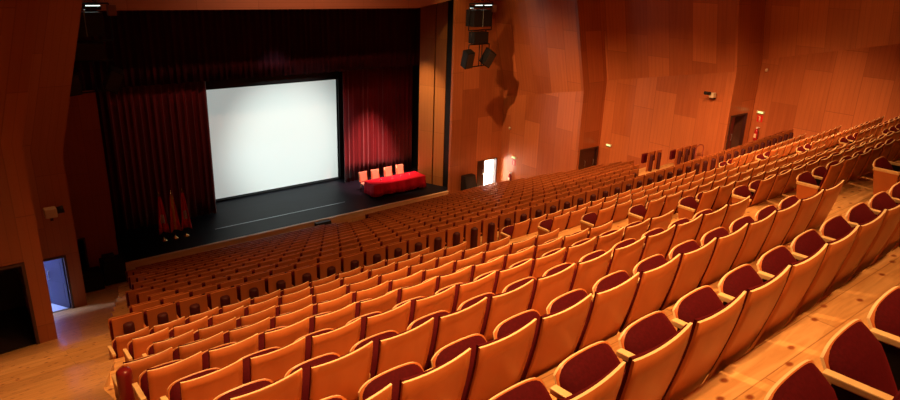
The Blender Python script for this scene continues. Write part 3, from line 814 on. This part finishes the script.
def emergency(x, y, z, label):
    t = thing('emergency_light', (x, y, z), label, 'emergency light')
    mb = MB(); mb.box(-.08, 0, -.17, .17, -.055, .055, 0, .012); mb.build('housing', M_cream, t)
    mb = MB(); mb.box(-.092, -.08, -.12, .10, -.035, .035, 0, .003); mb.build('lamp_window', M_exitlamp, t)
def redsign(x, y, z, label):
    t = thing('fire_sign', (x, y, z), label, 'sign')
    mb = MB(); mb.box(-.012, 0, -.13, .13, -.15, .15, 0, .003); mb.build('plate', M_signred, t)
    mb = MB(); mb.cyl((-.018, 0, -.09), (-.012, 0, -.09), .035, n=10); mb.box(-.018, -.012, -.03, .03, -.09, .08); mb.box(-.018, -.012, -.01, .06, .07, .1); mb.build('pictogram', M_signpale, t)
def extinguisher(x, y, z, label):
    t = thing('fire_extinguisher', (x, y, z), label, 'fire extinguisher')
    mb = MB(); mb.lathe([(.06, 0), (.085, .02), (.085, .42), (.07, .48), (.03, .52), (.025, .55), (.003, .56)], (-.11, 0, 0), 14); mb.build('cylinder', M_extred, t)
    mb = MB(); mb.box(-.14, -.06, -.03, .03, .55, .60, 0, .005); mb.box(-.13, -.09, -.12, .02, .60, .62, 0, .004); mb.build('valve', M_white, t)
    mb = MB(); mb.cyl((-.13, -.05, .56), (-.17, -.12, .40), .012, n=6); mb.cyl((-.17, -.12, .40), (-.15, -.12, .1), .014, n=6); mb.build('hose', M_rubber, t)
    mb = MB(); mb.box(-.197, -.19, -.05, .05, .15, .32); mb.build('paper_label', M_signpale, t)
emergency(28.64, 13.56, -5.42, 'glowing green emergency light on the right wall beside the rear door')
redsign(28.64, 13.56, -5.70, 'red fire sign on the right wall under the emergency light, by rear door')
extinguisher(28.64, 13.55, -6.68, 'red fire extinguisher on the right wall beside the rear door')
emergency(24.94, 24.8, -9.56, 'glowing emergency light on the right wall beside the bright stage doorway')
redsign(24.94, 24.8, -9.86, 'red fire sign on the right wall beside the bright stage doorway')
extinguisher(24.94, 24.95, -11.05, 'red fire extinguisher hanging beside the bright stage doorway')
emergency(26.59, 19.85, -8.0, 'glowing emergency light on the right wall just past the middle dark door')
# handrail hoop by the rear door
mb = MB(); P = []
for i in range(13):
    a = PI * i / 12; P.append((0, .22 * math.cos(a), .75 + .18 * math.sin(a)))
P = [(0, .22, 0)] + P + [(0, -.22, 0)]
for a, c in zip(P, P[1:]): mb.cyl(a, c, .022, n=8)
mb.cyl((0, .22, .45), (0, -.22, .45), .018, n=8)
o = mb.build('handrail_hoop', newmat('rail_red_brown', (.22, .03, .015), .4), loc=(25.9, 14.6, zramp(14.6)))
o.rotation_euler = (0, 0, PI / 2.3)
tag(o, 'small dark red rounded handrail hoop at the aisle before the rear door', 'handrail')

# ------------------------------------------------------------------ lights
WARM = (1.0, .50, .16)
def spot(name, loc, tgt, power, col, size_deg, blend=.6, rad=.15):
    l = bpy.data.lights.new(name, 'SPOT'); l.energy = power; l.color = col; l.spot_size = math.radians(size_deg); l.spot_blend = blend; l.shadow_soft_size = rad
    o = bpy.data.objects.new(name, l); C.objects.link(o); o.location = loc
    o.rotation_euler = (Vector(tgt) - Vector(loc)).to_track_quat('-Z', 'Y').to_euler(); return o
def area(name, loc, tgt, power, col, sx, sy):
    l = bpy.data.lights.new(name, 'AREA'); l.energy = power; l.color = col; l.shape = 'RECTANGLE'; l.size = sx; l.size_y = sy
    o = bpy.data.objects.new(name, l); C.objects.link(o); o.location = loc
    o.rotation_euler = (Vector(tgt) - Vector(loc)).to_track_quat('-Z', 'Y').to_euler(); return o
# ceiling downlights over the rear tiers
WARM = (1.0, .47, .165)
for (x, y, p) in ((2.2, 1.2, 230), (5.5, 2.5, 80), (9, 4.5, 150), (15, 6, 300), (22, 8, 330)):
    spot('house_lamp', (x, y, 2.8), (x + .3, y + 3.0, -5), p, WARM, 85, .9, .10)
for (x, y, p) in ((2.6, 4.6, 520), (6.5, 5.6, 560), (12, 7.5, 620), (18, 8.5, 560)):
    spot('house_lamp', (x, y, 2.8), (x + .5, y - .3, -4), p, WARM, 85, .9, .08)
for (x, y, p) in ((4, 10, 170), (12, 12, 420), (19, 12, 520), (12, 17, 150), (20, 17, 330)):
    spot('house_lamp', (x, y, 2.8), (x, y + 1, -8), p, WARM, 76, .9, .10)
for (x, y, p) in ((2.6, .9, 110), (5.2, 1.0, 170), (8.4, 2.2, 170)):
    spot('house_lamp', (x, y, 2.8), (x + .1, y + .15, -4), p, WARM, 62, .9, .15)
spot('aisle_fill', (2.5, 8.5, 2.8), (.6, 10.5, -6.5), 560, WARM, 50, .9, .10)  # added spot that brightens the left aisle floor
# wall lights: fills added to brighten walls and header, then the glint lamps
for (x, y, p) in ((12, 20, 1900), (12, 14, 2500), (15, 8.5, 2500)):
    spot('wall_fill', (x, y, 2.8), (x + 13, y + 3, -9.0), p, (1, .48, .20), 48, .9, .12)
spot('wall_fill', (9, 18, 2.7), (1.5, 17, -6), 190, (1, .42, .15), 75, .9, .12)
spot('wall_fill', (13, 21, 2.7), (13, 26.2, 1.2), 300, (1, .5, .32), 110, .9, .12)
for (x, y) in ((22.6, 23.2), (19.6, 24.4)):
    spot('wall_glint', (x, y, 1.2), (x + 1.4, y + .8, -1.8), 90, (1, .62, .2), 50, .95, .05)
# stage
spot('projector_beam', (13.9, 4, 2.2), (14.8, 31.2, -9.0), 6500, (.86, 1, .95), 16.5, .9, .05)
spot('stage_light', (18.6, 26.9, -1.9), (19.0, 29.3, -10.4), 3600, (1, .36, .32), 34, .95, .1)
spot('stage_light', (13.0, 27.5, -2.2), (13.6, 30.2, -11.2), 60, (.55, .75, 1), 60, .8, .1)  # added blue spot standing in for the screen's bounce on the floor
spot('stage_light', (19.2, 27.2, -2.0), (21.4, 27.9, -9.0), 500, (1, .55, .25), 45, .9, .1)  # added spot that lifts the stage side panels
# lit lobbies
def point(name, loc, p, col, r=.1):
    l = bpy.data.lights.new(name, 'POINT'); l.energy = p; l.color = col; l.shadow_soft_size = r
    o = bpy.data.objects.new(name, l); C.objects.link(o); o.location = loc
point('lobby_lamp', (25.5, 27.5, -10.4), 380, (1, .97, .9))
point('lobby_lamp', (1.4, 22.4, zramp(20.9) + 2.2), 40, (.55, .68, 1))
point('lobby_lamp', (27.5, 15.0, -5.6), 30, (1, .6, .6))
w = bpy.data.worlds.new('World'); S.world = w; w.use_nodes = True
w.node_tree.nodes['Background'].inputs[0].default_value = (.05, .02, .008, 1); w.node_tree.nodes['Background'].inputs[1].default_value = .3

# ------------------------------------------------------------------ lift everything so the floor before the stage is at height 0
for o in list(S.objects):
    if o.parent is None:
        if o.name.startswith('Camera'): o.matrix_world = Matrix.Translation((0, 0, ZO)) @ o.matrix_world
        else: o.location.z += ZO
vs = S.view_settings
S.display_settings.display_device = 'sRGB'
vs.view_transform = 'Standard'; vs.look = 'None'; vs.exposure = 1.9; vs.gamma = 1; vs.use_curve_mapping = False
